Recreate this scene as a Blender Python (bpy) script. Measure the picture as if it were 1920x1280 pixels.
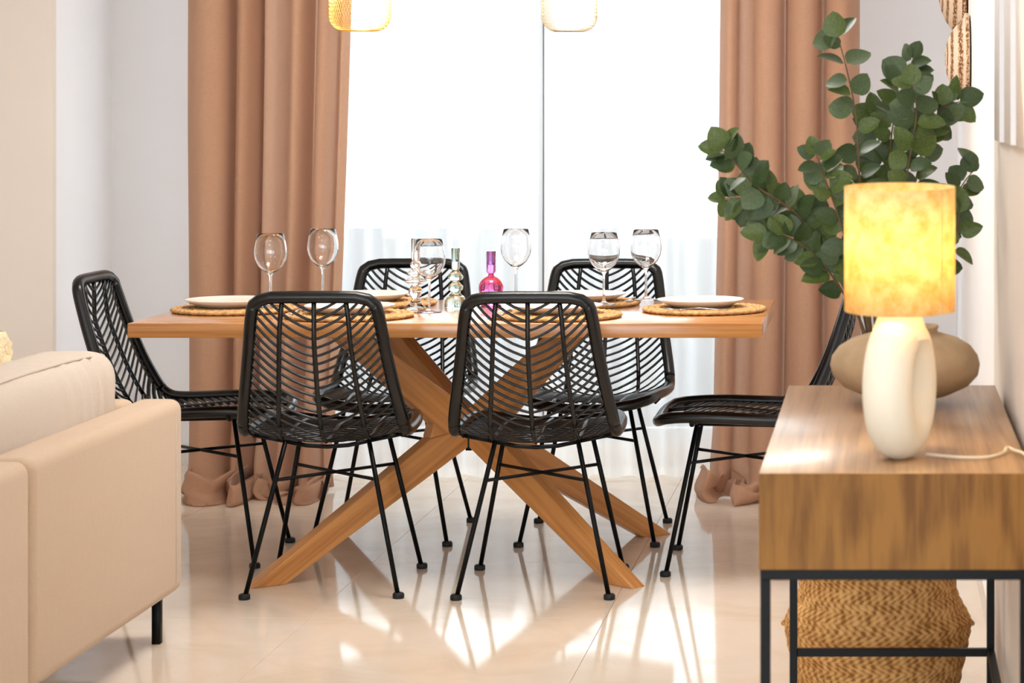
import bpy, bmesh, math, random
from mathutils import Vector, Matrix, Quaternion, noise
from math import sin, cos, pi, radians, sqrt

for o in list(bpy.data.objects):
    bpy.data.objects.remove(o, do_unlink=True)
S = bpy.context.scene
C = S.collection

# ------------------------------------------------------------------ camera
cam = bpy.data.cameras.new('camera')
cam_o = bpy.data.objects.new('camera', cam)
C.objects.link(cam_o)
cam_o.location = (0, 0, 1.37)
cam_o.rotation_euler = (radians(90), 0, 0)
cam.sensor_width = 36.0
cam.lens = 4500 / 1920 * 36.0
cam.shift_x = (960 - 1654) / 1920
cam.shift_y = (210 - 640) / 1920
cam.clip_end = 200
cam.dof.use_dof = True
cam.dof.focus_distance = 7.15
cam.dof.aperture_fstop = 7.5
S.camera = cam_o

# ------------------------------------------------------------------ sky and exposure
w = bpy.data.worlds.new('sky')
S.world = w
w.use_nodes = True
bg = w.node_tree.nodes['Background']
bg.inputs[0].default_value = (0.79, 0.895, 1.0, 1)
bg.inputs[1].default_value = 4.8
S.view_settings.view_transform = 'Standard'
S.view_settings.look = 'None'
S.view_settings.exposure = 0.36
S.view_settings.gamma = 1.0
S.view_settings.use_curve_mapping = False


def portal(name, loc, rot, sx, sy):
    l = bpy.data.lights.new(name, 'AREA')
    l.shape = 'RECTANGLE'
    l.size, l.size_y = sx, sy
    l.cycles.is_portal = True
    o = bpy.data.objects.new(name, l)
    o.location = loc
    o.rotation_euler = rot
    C.objects.link(o)


WX0, WX1, WS, WZ1 = -2.36, -0.28, 0.03, 2.42          # dining window opening
portal('window_daylight', ((WX0 + WX1) / 2, 9.56, (WS + WZ1) / 2), (radians(-90), 0, 0), WX1 - WX0, WZ1 - WS)
portal('garden_door_daylight', (-1.2, -3.05, 1.25), (radians(90), 0, 0), 6.4, 2.4)  # sky portal for the unseen rear opening, added as fill from behind

# ------------------------------------------------------------------ materials


def mat(name):
    m = bpy.data.materials.new(name)
    m.use_nodes = True
    nt = m.node_tree
    b = nt.nodes['Principled BSDF']
    return m, nt, b


def nd(nt, t, **kw):
    n = nt.nodes.new(t)
    for k, v in kw.items():
        setattr(n, k, v)
    return n


def lin(c):
    return tuple((x / 12.92 if x <= 0.04045 else ((x + 0.055) / 1.055) ** 2.4) for x in [v / 255 for v in c]) + (1,)


def coords(nt, scale=(1, 1, 1), rot=(0, 0, 0)):
    tc = nd(nt, 'ShaderNodeTexCoord')
    mp = nd(nt, 'ShaderNodeMapping')
    mp.inputs['Scale'].default_value = scale
    mp.inputs['Rotation'].default_value = rot
    nt.links.new(tc.outputs['Object'], mp.inputs['Vector'])
    return mp.outputs['Vector']


def ramp(nt, fac, stops):
    r = nd(nt, 'ShaderNodeValToRGB')
    e = r.color_ramp.elements
    while len(e) < len(stops):
        e.new(0.5)
    for i, (p, c) in enumerate(stops):
        e[i].position = p
        e[i].color = c
    nt.links.new(fac, r.inputs['Fac'])
    return r.outputs['Color']


def noise_tex(nt, vec, scale, detail=3, rough=0.55, dist=0.0):
    n = nd(nt, 'ShaderNodeTexNoise')
    n.inputs['Scale'].default_value = scale
    n.inputs['Detail'].default_value = detail
    n.inputs['Roughness'].default_value = rough
    n.inputs['Distortion'].default_value = dist
    nt.links.new(vec, n.inputs['Vector'])
    return n.outputs['Fac']


def bump(nt, b, h, strength=0.2, dist=0.01):
    n = nd(nt, 'ShaderNodeBump')
    n.inputs['Strength'].default_value = strength
    n.inputs['Distance'].default_value = dist
    nt.links.new(h, n.inputs['Height'])
    nt.links.new(n.outputs['Normal'], b.inputs['Normal'])


def m_plain(name, col, rough=0.5, metal=0.0, var=0.06, scale=8.0, bmp=0.0, bscale=60, spec=0.5):
    m, nt, b = mat(name)
    v = coords(nt)
    c = lin(col)
    lo = tuple(x * (1 - var) for x in c[:3]) + (1,)
    hi = tuple(min(1, x * (1 + var)) for x in c[:3]) + (1,)
    nt.links.new(ramp(nt, noise_tex(nt, v, scale), [(0.3, lo), (0.7, hi)]), b.inputs['Base Color'])
    b.inputs['Roughness'].default_value = rough
    b.inputs['Metallic'].default_value = metal
    b.inputs['Specular IOR Level'].default_value = spec
    if bmp:
        bump(nt, b, noise_tex(nt, v, bscale, 4), bmp, 0.01)
    return m


def m_wood(name, dark, light, along='X', rough=0.35, coat=0.0, ring=9.0, across=6.0, lw=1.0):
    m, nt, b = mat(name)
    sc = {'X': (0.55, across, across), 'Y': (across, 0.55, across), 'Z': (across, across, 1.6)}[along]
    v = coords(nt, sc)
    n1 = noise_tex(nt, v, 1.0, 2, 0.5, 0.3)
    mul = nd(nt, 'ShaderNodeMath', operation='MULTIPLY')
    mul.inputs[1].default_value = ring * 6.28
    nt.links.new(n1, mul.inputs[0])
    sn = nd(nt, 'ShaderNodeMath', operation='SINE')
    nt.links.new(mul.outputs[0], sn.inputs[0])
    v2 = coords(nt, tuple(x * 14 if x > 2 else x * 3 for x in sc))
    n2 = noise_tex(nt, v2, 1.0, 4, 0.6)
    mx = nd(nt, 'ShaderNodeMath', operation='MULTIPLY_ADD')
    mx.inputs[1].default_value = 0.14 * lw
    nt.links.new(sn.outputs[0], mx.inputs[0])
    nt.links.new(n2, mx.inputs[2])
    nt.links.new(ramp(nt, mx.outputs[0], [(0.28, lin(dark)), (0.62, lin(light))]), b.inputs['Base Color'])
    b.inputs['Roughness'].default_value = rough
    b.inputs['Coat Weight'].default_value = coat
    b.inputs['Coat Roughness'].default_value = 0.15
    bump(nt, b, n2, 0.06, 0.002)
    return m


def m_fabric(name, col, transl=0.0, rough=0.9, weave=900.0, var=0.10, slub=True, bstr=0.25, tcol=None):
    m, nt, b = mat(name)
    v = coords(nt)
    c = lin(col)
    lo = tuple(x * (1 - var) for x in c[:3]) + (1,)
    hi = tuple(min(1, x * (1 + var)) for x in c[:3]) + (1,)
    vs = coords(nt, (weave * 0.09, weave * 0.09, weave * 0.5))
    va = coords(nt, (weave * 0.5, weave * 0.5, weave * 0.06))
    n1 = noise_tex(nt, vs, 1.0, 2)
    n2 = noise_tex(nt, va, 1.0, 2)
    ad = nd(nt, 'ShaderNodeMath', operation='ADD')
    nt.links.new(n1, ad.inputs[0])
    nt.links.new(n2, ad.inputs[1])
    hf = nd(nt, 'ShaderNodeMath', operation='MULTIPLY')
    hf.inputs[1].default_value = 0.5
    nt.links.new(ad.outputs[0], hf.inputs[0])
    col_o = ramp(nt, hf.outputs[0], [(0.32, lo), (0.68, hi)])
    nt.links.new(col_o, b.inputs['Base Color'])
    b.inputs['Roughness'].default_value = rough
    b.inputs['Specular IOR Level'].default_value = 0.15
    b.inputs['Sheen Weight'].default_value = 0.15
    bump(nt, b, hf.outputs[0], bstr, 0.002)
    if transl > 0:
        t = nd(nt, 'ShaderNodeBsdfTranslucent')
        if tcol:
            t.inputs['Color'].default_value = lin(tcol)
        else:
            nt.links.new(col_o, t.inputs['Color'])
        mx = nd(nt, 'ShaderNodeMixShader')
        mx.inputs[0].default_value = transl
        nt.links.new(b.outputs[0], mx.inputs[1])
        nt.links.new(t.outputs[0], mx.inputs[2])
        nt.links.new(mx.outputs[0], nt.nodes['Material Output'].inputs['Surface'])
    return m


def m_sheer(name):
    m, nt, b = mat(name)
    v = coords(nt, (260, 260, 18))
    nz = noise_tex(nt, v, 1.0, 2)
    nt.links.new(ramp(nt, nz, [(0.3, (0.86, 0.86, 0.86, 1)), (0.7, (0.93, 0.93, 0.93, 1))]), b.inputs['Base Color'])
    b.inputs['Roughness'].default_value = 0.9
    b.inputs['Specular IOR Level'].default_value = 0.1
    tl = nd(nt, 'ShaderNodeBsdfTranslucent')
    tl.inputs['Color'].default_value = (0.93, 0.90, 0.86, 1)
    tp = nd(nt, 'ShaderNodeBsdfTransparent')
    m1 = nd(nt, 'ShaderNodeMixShader')
    m1.inputs[0].default_value = 0.6
    nt.links.new(b.outputs[0], m1.inputs[1])
    nt.links.new(tl.outputs[0], m1.inputs[2])
    m2 = nd(nt, 'ShaderNodeMixShader')
    m2.inputs[0].default_value = 0.31
    nt.links.new(m1.outputs[0], m2.inputs[1])
    nt.links.new(tp.outputs[0], m2.inputs[2])
    nt.links.new(m2.outputs[0], nt.nodes['Material Output'].inputs['Surface'])
    return m


def m_glass(name, col=(1, 1, 1), rough=0.0, ior=1.45):
    m, nt, b = mat(name)
    b.inputs['Base Color'].default_value = tuple(col) + (1,)
    b.inputs['Transmission Weight'].default_value = 1.0
    b.inputs['Roughness'].default_value = rough
    b.inputs['IOR'].default_value = ior
    return m


def m_pane(name):
    m, nt, b = mat(name)
    tp = nd(nt, 'ShaderNodeBsdfTransparent')
    tp.inputs['Color'].default_value = (0.97, 0.985, 0.98, 1)
    gl = nd(nt, 'ShaderNodeBsdfGlossy')
    gl.inputs['Roughness'].default_value = 0.0
    mx = nd(nt, 'ShaderNodeMixShader')
    mx.inputs[0].default_value = 0.06
    nt.links.new(tp.outputs[0], mx.inputs[1])
    nt.links.new(gl.outputs[0], mx.inputs[2])
    nt.links.new(mx.outputs[0], nt.nodes['Material Output'].inputs['Surface'])
    return m


def m_emit(name, col, strength):
    m, nt, b = mat(name)
    e = nd(nt, 'ShaderNodeEmission')
    e.inputs[0].default_value = tuple(col) + (1,)
    e.inputs[1].default_value = strength
    nt.links.new(e.outputs[0], nt.nodes['Material Output'].inputs['Surface'])
    return m


def m_tile():
    m, nt, b = mat('polished_marble')
    v = coords(nt)
    oi = nd(nt, 'ShaderNodeObjectInfo')
    add = nd(nt, 'ShaderNodeVectorMath', operation='ADD')
    sc = nd(nt, 'ShaderNodeVectorMath', operation='SCALE')
    sc.inputs['Scale'].default_value = 1.0
    nt.links.new(oi.outputs['Location'], sc.inputs[0])
    nt.links.new(v, add.inputs[0])
    nt.links.new(sc.outputs[0], add.inputs[1])
    n = noise_tex(nt, add.outputs[0], 2.2, 6, 0.62, 1.6)
    nt.links.new(ramp(nt, n, [(0.25, lin((214, 194, 172))), (0.5, lin((225, 208, 189))), (0.75, lin((231, 217, 202)))]),
                 b.inputs['Base Color'])
    b.inputs['Roughness'].default_value = 0.07
    b.inputs['IOR'].default_value = 1.40
    return m


M = {}
M['wall_white'] = m_plain('white_wall_paint', (247, 244, 243), 0.8, var=0.015, scale=2, bmp=0.04, bscale=200)
M['wall_cream'] = m_plain('cream_wall_paint', (236, 225, 214), 0.8, var=0.015, scale=2, bmp=0.04, bscale=200)
M['ceiling'] = m_plain('ceiling_paint', (240, 238, 234), 0.85, var=0.01)
M['skirting'] = m_plain('skirting_white', (236, 228, 220), 0.45, var=0.02)
M['tile'] = m_tile()
M['grout'] = m_plain('tile_grout', (210, 192, 170), 0.4)
M['frame_white'] = m_plain('window_frame_white', (232, 233, 234), 0.35, var=0.01)
M['frame_dark'] = m_plain('window_seal_grey', (120, 128, 138), 0.5)
M['pane'] = m_pane('window_pane_glass')
M['parapet'] = m_plain('balcony_parapet', (158, 168, 174), 0.8, var=0.05)
M['parapet_d'] = m_plain('balcony_rail_grey', (96, 114, 128), 0.6, var=0.05)
M['balcony_floor'] = m_plain('balcony_floor', (150, 132, 116), 0.7)
M['oak_top'] = m_wood('table_oak_top', (168, 108, 52), (200, 138, 76), 'X', 0.24, 0.6, ring=5, across=5, lw=0.6)
M['oak_leg'] = m_wood('table_oak_leg', (182, 118, 60), (214, 150, 86), 'X', 0.38, 0.1, ring=5, across=7, lw=0.8)
M['oak_console_end'] = m_wood('console_oak_end', (110, 71, 26), (147, 102, 44), 'Z', 0.5, 0.0, ring=5, across=4.2, lw=0.8)
M['oak_console_end'].node_tree.nodes['Principled BSDF'].inputs['Specular IOR Level'].default_value = 0.25
M['oak_console_top'] = m_wood('console_oak_top', (140, 106, 74), (178, 141, 102), 'Y', 0.40, 0.15, ring=6, across=5, lw=0.7)
M['black_rattan'] = m_plain('black_rattan', (5, 6, 7), 0.25, var=0.25, scale=40, bmp=0.08, bscale=260, spec=0.45)
M['black_metal'] = m_plain('black_metal', (5, 5, 5), 0.45, var=0.1, spec=0.2)
M['black_rubber'] = m_plain('black_rubber', (12, 12, 12), 0.6)
M['curtain'] = m_fabric('taupe_linen', (192, 152, 124), 0.34, weave=700, var=0.09, tcol=(230, 190, 162))
M['sheer'] = m_sheer('white_sheer')
M['sofa'] = m_fabric('beige_sofa_fabric', (197, 172, 147), weave=700, var=0.05, bstr=0.2)
M['cushion'] = m_fabric('cream_cushion_fabric', (203, 188, 173), weave=700, var=0.04, bstr=0.2)
M['boucle'] = m_plain('cream_boucle', (236, 214, 176), 0.95, var=0.12, scale=50, bmp=0.9, bscale=90, spec=0.1)
M['ceramic_plate'] = m_plain('plate_ceramic', (230, 220, 210), 0.22, var=0.02)
M['seagrass'] = m_plain('braided_seagrass', (212, 166, 112), 0.75, var=0.35, scale=70, bmp=0.5, bscale=180, spec=0.2)
M['basket'] = None
M['glass'] = m_glass('clear_glass', (1, 1, 1))
M['glass_pink'] = m_glass('pink_glass', (0.93, 0.16, 0.46))
M['glass_violet'] = m_glass('violet_glass', (0.70, 0.24, 0.74))
M['glass_green'] = m_glass('pale_green_glass', (0.74, 0.93, 0.84))
M['glass_amber'] = m_glass('pale_amber_glass', (0.97, 0.93, 0.86))
M['steel'] = m_plain('cutlery_steel', (200, 200, 204), 0.18, 1.0, var=0.02)
M['brass'] = m_plain('brass_wire', (236, 196, 104), 0.35, 0.6, var=0.05)
M['white_wire'] = m_plain('pale_wire', (176, 164, 142), 0.5, 0.0, var=0.02)
M['lamp_ceramic'] = m_plain('matte_white_ceramic', (236, 228, 208), 0.55, var=0.02, bmp=0.05, bscale=120)
M['cord_white'] = m_plain('white_cord', (232, 222, 200), 0.6)
M['stone'] = m_plain('stone_vase', (176, 150, 118), 0.85, var=0.16, scale=9, bmp=0.35, bscale=30, spec=0.2)
M['leaf'] = m_plain('eucalyptus_leaf', (82, 100, 44), 0.5, var=0.25, scale=10, bmp=0.08)
M['leaf2'] = m_plain('eucalyptus_leaf_dark', (56, 76, 38), 0.5, var=0.25, scale=10, bmp=0.08)
M['leaf3'] = m_plain('eucalyptus_leaf_grey', (80, 98, 64), 0.55, var=0.2, scale=10, bmp=0.08)
M['twig'] = m_plain('brown_twig', (104, 82, 58), 0.8, var=0.2, scale=30)
M['soil'] = m_plain('dark_soil', (60, 46, 34), 0.95, var=0.3, scale=40, bmp=0.8)
M['canvas'] = m_plain('white_canvas', (250, 250, 252), 0.75, var=0.01, bmp=0.02, bscale=300, spec=0.3)
M['lamp_frame'] = m_plain('lamp_frame_white', (235, 235, 235), 0.5)
M['bulb'] = m_emit('warm_bulb', (1.0, 0.84, 0.55), 60)
M['ceiling_diffuser'] = m_emit('ceiling_lamp_diffuser', (1.0, 0.97, 0.94), 5.8)  # emission of the fill panels added over the near room
M['dining_diffuser'] = m_emit('dining_ceiling_lamp_diffuser', (1.0, 0.97, 0.93), 18.5)  # stronger emission of the added fill panel over the table


def m_shade():
    m, nt, b = mat('yellow_linen_shade')
    v = coords(nt)
    n = noise_tex(nt, v, 34, 5, 0.7)
    c = ramp(nt, n, [(0.34, (0.90, 0.58, 0.15, 1)), (0.64, (1.0, 0.86, 0.46, 1))])
    nt.links.new(c, b.inputs['Base Color'])
    b.inputs['Roughness'].default_value = 0.9
    t = nd(nt, 'ShaderNodeBsdfTranslucent')
    nt.links.new(c, t.inputs['Color'])
    mx = nd(nt, 'ShaderNodeMixShader')
    mx.inputs[0].default_value = 0.33
    nt.links.new(b.outputs[0], mx.inputs[1])
    nt.links.new(t.outputs[0], mx.inputs[2])
    nt.links.new(mx.outputs[0], nt.nodes['Material Output'].inputs['Surface'])
    return m


M['shade'] = m_shade()


def m_basket():
    """herringbone seagrass weave wrapped round the basket"""
    m, nt, b = mat('woven_basket')
    v = coords(nt)
    g = nd(nt, 'ShaderNodeTexGradient', gradient_type='RADIAL')
    nt.links.new(v, g.inputs['Vector'])
    sep = nd(nt, 'ShaderNodeSeparateXYZ')
    nt.links.new(v, sep.inputs[0])

    def math(op, a, k):
        n = nd(nt, 'ShaderNodeMath', operation=op)
        nt.links.new(a, n.inputs[0])
        if isinstance(k, (int, float)):
            n.inputs[1].default_value = k
        elif k is not None:
            nt.links.new(k, n.inputs[1])
        return n.outputs[0]
    zz = math('MULTIPLY', sep.outputs['Z'], 300.0)
    tri = math('PINGPONG', sep.outputs['Z'], 0.022)
    ang = math('ADD', math('MULTIPLY', g.outputs['Fac'], 2 * pi * 62), math('MULTIPLY', tri, 230.0))
    h = math('MULTIPLY', math('SINE', ang, None), math('SINE', zz, None))
    nz = noise_tex(nt, v, 45, 3)
    f = math('ADD', math('MULTIPLY', h, 0.22), nz)  # weave shade put into the colour: darker where the strands dip
    nt.links.new(ramp(nt, f, [(0.28, lin((148, 100, 50))), (0.5, lin((202, 150, 90))), (0.72, lin((226, 178, 114)))]), b.inputs['Base Color'])
    b.inputs['Roughness'].default_value = 0.8
    b.inputs['Specular IOR Level'].default_value = 0.2
    bump(nt, b, f, 0.8, 0.006)
    return m


M['basket'] = m_basket()


def m_rattan_decor():
    m, nt, b = mat('patterned_wicker')
    v = coords(nt)
    wv = nd(nt, 'ShaderNodeTexWave', wave_type='RINGS', rings_direction='X')
    wv.inputs['Scale'].default_value = 9
    wv.inputs['Distortion'].default_value = 1.2
    nt.links.new(v, wv.inputs['Vector'])
    ck = noise_tex(nt, v, 130, 1)
    ad = nd(nt, 'ShaderNodeMath', operation='MULTIPLY')
    nt.links.new(wv.outputs['Fac'], ad.inputs[0])
    nt.links.new(ck, ad.inputs[1])
    nt.links.new(ramp(nt, ad.outputs[0], [(0.16, lin((228, 206, 180))), (0.34, lin((204, 168, 132))), (0.46, lin((128, 82, 50)))]),
                 b.inputs['Base Color'])
    b.inputs['Roughness'].default_value = 0.8
    bump(nt, b, ck, 0.6, 0.01)
    return m


M['decor'] = m_rattan_decor()

# ------------------------------------------------------------------ mesh helpers


class MB:
    def __init__(self):
        self.v = []
        self.f = []
        self.s = []

    def add(self, verts, faces, smooth=True):
        n = len(self.v)
        self.v += [tuple(p) for p in verts]
        self.f += [tuple(i + n for i in f) for f in faces]
        self.s += [smooth] * len(faces)
        return self

    def grid(self, P, nu, nv, close_u=False, close_v=False, smooth=True):
        f = []
        for i in range(nu if close_u else nu - 1):
            for j in range(nv if close_v else nv - 1):
                i2, j2 = (i + 1) % nu, (j + 1) % nv
                f.append((i * nv + j, i2 * nv + j, i2 * nv + j2, i * nv + j2))
        return self.add(P, f, smooth)

    def tube(self, pts, r, seg=8, closed=False, cap=True, flat=1.0):
        pts = [Vector(p) for p in pts]
        n = len(pts)
        rr = r if isinstance(r, (list, tuple)) else [r] * n
        T = []
        for i in range(n):
            if closed:
                t = pts[(i + 1) % n] - pts[i - 1]
            else:
                t = pts[min(i + 1, n - 1)] - pts[max(i - 1, 0)]
            T.append(t.normalized())
        up = Vector((0, 0, 1)) if abs(T[0].z) < 0.9 else Vector((0, 1, 0))
        nrm = (up - T[0] * up.dot(T[0])).normalized()
        V = []
        for i in range(n):
            if i:
                q = T[i - 1].rotation_difference(T[i])
                nrm = q @ nrm
                nrm = (nrm - T[i] * nrm.dot(T[i])).normalized()
            b = T[i].cross(nrm)
            for k in range(seg):
                a = 2 * pi * k / seg
                V.append(pts[i] + nrm * (cos(a) * rr[i] * flat) + b * (sin(a) * rr[i]))
        base = len(self.v)
        self.grid(V, n, seg, close_u=closed, close_v=True)
        if cap and not closed:
            self.f.append(tuple(base + k for k in range(seg - 1, -1, -1)))
            self.f.append(tuple(base + (n - 1) * seg + k for k in range(seg)))
            self.s += [False, False]
        return self

    def lathe(self, prof, seg=32, c=(0, 0, 0), closed=False, sx=1, sy=1):
        V = []
        for (r, z) in prof:
            for k in range(seg):
                a = 2 * pi * k / seg
                V.append((c[0] + r * cos(a) * sx, c[1] + r * sin(a) * sy, c[2] + z))
        return self.grid(V, len(prof), seg, close_u=closed, close_v=True)

    def box(self, x0, x1, y0, y1, z0, z1):
        v = [(x, y, z) for x in (x0, x1) for y in (y0, y1) for z in (z0, z1)]
        f = [(0, 1, 3, 2), (4, 6, 7, 5), (0, 4, 5, 1), (2, 3, 7, 6), (0, 2, 6, 4), (1, 5, 7, 3)]
        return self.add(v, f, False)

    def mesh(self, name):
        me = bpy.data.meshes.new(name)
        me.from_pydata(self.v, [], self.f)
        me.polygons.foreach_set('use_smooth', self.s)
        bm = bmesh.new()
        bm.from_mesh(me)
        bmesh.ops.remove_doubles(bm, verts=bm.verts, dist=1e-6)
        bmesh.ops.recalc_face_normals(bm, faces=bm.faces)
        bm.to_mesh(me)
        bm.free()
        me.update()
        return me

    def build(self, name, material, parent=None, loc=None, rz=0.0):
        return link(name, self.mesh(name), material, parent, loc, rz)


def link(name, me, material, parent=None, loc=None, rz=0.0):
    if material is not None and len(me.materials) == 0:
        me.materials.append(M[material] if isinstance(material, str) else material)
    o = bpy.data.objects.new(name, me)
    C.objects.link(o)
    o.parent = parent
    if loc is not None:
        o.location = loc
    o.rotation_euler.z = rz
    return o


def bevel_box(x0, x1, y0, y1, z0, z1, r=0.01, seg=3, name='box', smooth=True):
    bm = bmesh.new()
    bmesh.ops.create_cube(bm, size=1.0)
    for v in bm.verts:
        v.co = Vector(((x0 + x1) / 2 + v.co.x * (x1 - x0), (y0 + y1) / 2 + v.co.y * (y1 - y0), (z0 + z1) / 2 + v.co.z * (z1 - z0)))
    if r > 0:
        bmesh.ops.bevel(bm, geom=bm.edges[:], offset=r, segments=seg, affect='EDGES', profile=0.5)
    me = bpy.data.meshes.new(name)
    bm.to_mesh(me)
    bm.free()
    if smooth:
        me.polygons.foreach_set('use_smooth', [True] * len(me.polygons))
        try:
            me.set_sharp_from_angle(angle=radians(50))
        except Exception:
            pass
    return me


def prism(poly, thick, origin=(0, 0, 0), ex=(1, 0, 0), ez=(0, 0, 1), r=0.004, name='prism'):
    """polygon in the plane spanned by ex/ez, extruded to both sides along the normal"""
    ex, ez, o = Vector(ex).normalized(), Vector(ez), Vector(origin)
    n = ex.cross(ez).normalized()
    bm = bmesh.new()
    a = [bm.verts.new(o + ex * p[0] + ez * p[1] - n * thick / 2) for p in poly]
    b = [bm.verts.new(o + ex * p[0] + ez * p[1] + n * thick / 2) for p in poly]
    bm.faces.new(a[::-1])
    bm.faces.new(b)
    k = len(poly)
    for i in range(k):
        bm.faces.new((a[i], a[(i + 1) % k], b[(i + 1) % k], b[i]))
    bmesh.ops.recalc_face_normals(bm, faces=bm.faces)
    if r:
        bmesh.ops.bevel(bm, geom=bm.edges[:], offset=r, segments=2, affect='EDGES', profile=0.5)
    me = bpy.data.meshes.new(name)
    bm.to_mesh(me)
    bm.free()
    return me


def tag(o, label=None, cat=None, group=None, kind=None):
    if label:
        o['label'] = label
    if cat:
        o['category'] = cat
    if group:
        o['group'] = group
    if kind:
        o['kind'] = kind
    return o


def thing(name, label, cat, loc=(0, 0, 0), rz=0.0, group=None):
    o = bpy.data.objects.new(name, None)
    o.empty_display_size = 0.05
    C.objects.link(o)
    o.location = loc
    o.rotation_euler.z = rz
    return tag(o, label, cat, group)


def struct(name, me, material, parent=None):
    o = link(name, me, material, parent)
    if parent is None:
        tag(o, kind='structure')
    return o


def copy_tree(o, parent=None):
    c = o.copy()
    C.objects.link(c)
    c.parent = parent
    for ch in [x for x in CH.get(o.name, [])]:
        copy_tree(ch, c)
    return c


CH = {}


def index_children(root):
    stack = [root]
    while stack:
        o = stack.pop()
        CH[o.name] = list(o.children)
        stack += CH[o.name]


def catmull(pts, n):
    P = [Vector(p) for p in pts]
    out = []
    m = len(P) - 1
    for i in range(m):
        p0, p1, p2, p3 = P[max(i - 1, 0)], P[i], P[i + 1], P[min(i + 2, m)]
        for k in range(n):
            t = k / n
            out.append(0.5 * ((2 * p1) + (p2 - p0) * t + (2 * p0 - 5 * p1 + 4 * p2 - p3) * t * t + (3 * p1 - p0 - 3 * p2 + p3) * t ** 3))
    out.append(P[-1])
    return out


def box_mesh(*a):
    return MB().box(*a).mesh('box')


# ------------------------------------------------------------------ the room
YB = 9.35           # back wall
ZC = 2.7
floor = struct('floor', box_mesh(-5.6, 3.2, -3.2, 9.6, -0.12, -0.006), 'grout')
ts, jt = 0.80, 0.0005
tile_me = bevel_box(-ts / 2 + jt, ts / 2 - jt, -ts / 2 + jt, ts / 2 - jt, -0.012, 0.0, 0.0004, 1, 'tile', False)
tile_me.materials.append(M['tile'])
ix0 = -5.55 + ts / 2
for i in range(11):
    for j in range(16):
        x, y = ix0 + i * ts, -3.1 + ts / 2 + j * ts
        if y - ts / 2 > YB or (x - ts / 2 > 0.4 and y - ts / 2 > 3.3):
            continue
        t = link('tile', tile_me, None, floor, (x, y, 0.0))

struct('ceiling', box_mesh(-5.6, 3.2, -3.2, 9.6, ZC, ZC + 0.1), 'ceiling')
# back wall around the window opening
bw = MB()
bw.box(-3.1, WX0, YB, YB + 0.2, -0.01, ZC).box(WX1, 0.5, YB, YB + 0.2, -0.01, ZC).box(WX0, WX1, YB, YB + 0.2, WZ1, ZC).box(WX0, WX1, YB, YB + 0.2, -0.01, WS)
struct('wall_back', bw.mesh('wall_back'), 'wall_white')
# left: alcove side wall and the cream pier that closes the living room
struct('wall_left', box_mesh(-3.22, -3.0, 8.52, YB, -0.01, ZC), 'wall_white')
struct('wall_pier', box_mesh(-5.6, -2.932, 8.485, 8.52, -0.01, ZC), 'wall_cream')
struct('wall_living', box_mesh(-5.7, -5.55, -3.2, 8.45, -0.01, ZC), 'wall_cream')
# right: wall behind the console, then a slightly deeper stretch to the window wall
struct('wall_right', box_mesh(0.262, 0.46, 3.2, 5.62, -0.01, ZC), 'wall_cream')
struct('wall_right_far', box_mesh(0.290, 0.46, 5.62, YB, -0.01, ZC), 'wall_white')
struct('wall_right_return', box_mesh(0.46, 3.2, 3.2, 3.35, -0.01, ZC), 'wall_cream')
struct('wall_right_rear', box_mesh(3.1, 3.2, -3.2, 3.2, -0.01, ZC), 'wall_cream')
rw = MB()
rw.box(-5.6, -4.4, -3.2, -3.0, -0.01, ZC).box(2.0, 3.2, -3.2, -3.0, -0.01, ZC).box(-4.4, 2.0, -3.2, -3.0, 2.45, ZC)
struct('wall_rear', rw.mesh('wall_rear'), 'wall_cream')
# skirting
struct('baseboard_back', MB().box(-3.0, 0.276, YB - 0.014, YB, 0, 0.08).mesh('b'), 'skirting')
struct('baseboard_left', box_mesh(-5.5, -2.934, 8.471, 8.485, 0, 0.08), 'skirting')
struct('baseboard_right', MB().box(0.248, 0.262, 3.2, 5.62, 0, 0.08).box(0.276, 0.290, 5.62, YB - 0.014, 0, 0.08).mesh('b'), 'skirting')

# dining window: balcony door with two leaves
win = struct('window_1', MB().box(WX0, WX0 + 0.05, YB + 0.05, YB + 0.13, WS, WZ1).box(WX1 - 0.05, WX1, YB + 0.05, YB + 0.13, WS, WZ1)
             .box(WX0 + 0.05, WX1 - 0.05, YB + 0.05, YB + 0.13, WZ1 - 0.05, WZ1).box(WX0 + 0.05, WX1 - 0.05, YB + 0.05, YB + 0.13, WS, WS + 0.04).mesh('wf'), 'frame_white')
xm = -1.338
for a, b in ((WX0 + 0.05, xm - 0.012), (xm + 0.012, WX1 - 0.05)):
    leaf = link('sash', MB().box(a, a + 0.045, YB + 0.065, YB + 0.115, WS + 0.04, WZ1 - 0.05).box(b - 0.045, b, YB + 0.065, YB + 0.115, WS + 0.04, WZ1 - 0.05)
                .box(a + 0.045, b - 0.045, YB + 0.065, YB + 0.115, WS + 0.04, WS + 0.10).box(a + 0.045, b - 0.045, YB + 0.065, YB + 0.115, WZ1 - 0.11, WZ1 - 0.05).mesh('sash'), 'frame_white', win)
    link('pane', MB().add([(a + 0.04, YB + 0.09, WS + 0.09), (b - 0.04, YB + 0.09, WS + 0.09), (b - 0.04, YB + 0.09, WZ1 - 0.10), (a + 0.04, YB + 0.09, WZ1 - 0.10)], [(0, 1, 2, 3)], False).mesh('pane'), 'pane', leaf)
link('seal', box_mesh(xm - 0.011, xm + 0.011, YB + 0.075, YB + 0.12, WS + 0.04, WZ1 - 0.05), 'frame_dark', win)
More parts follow.
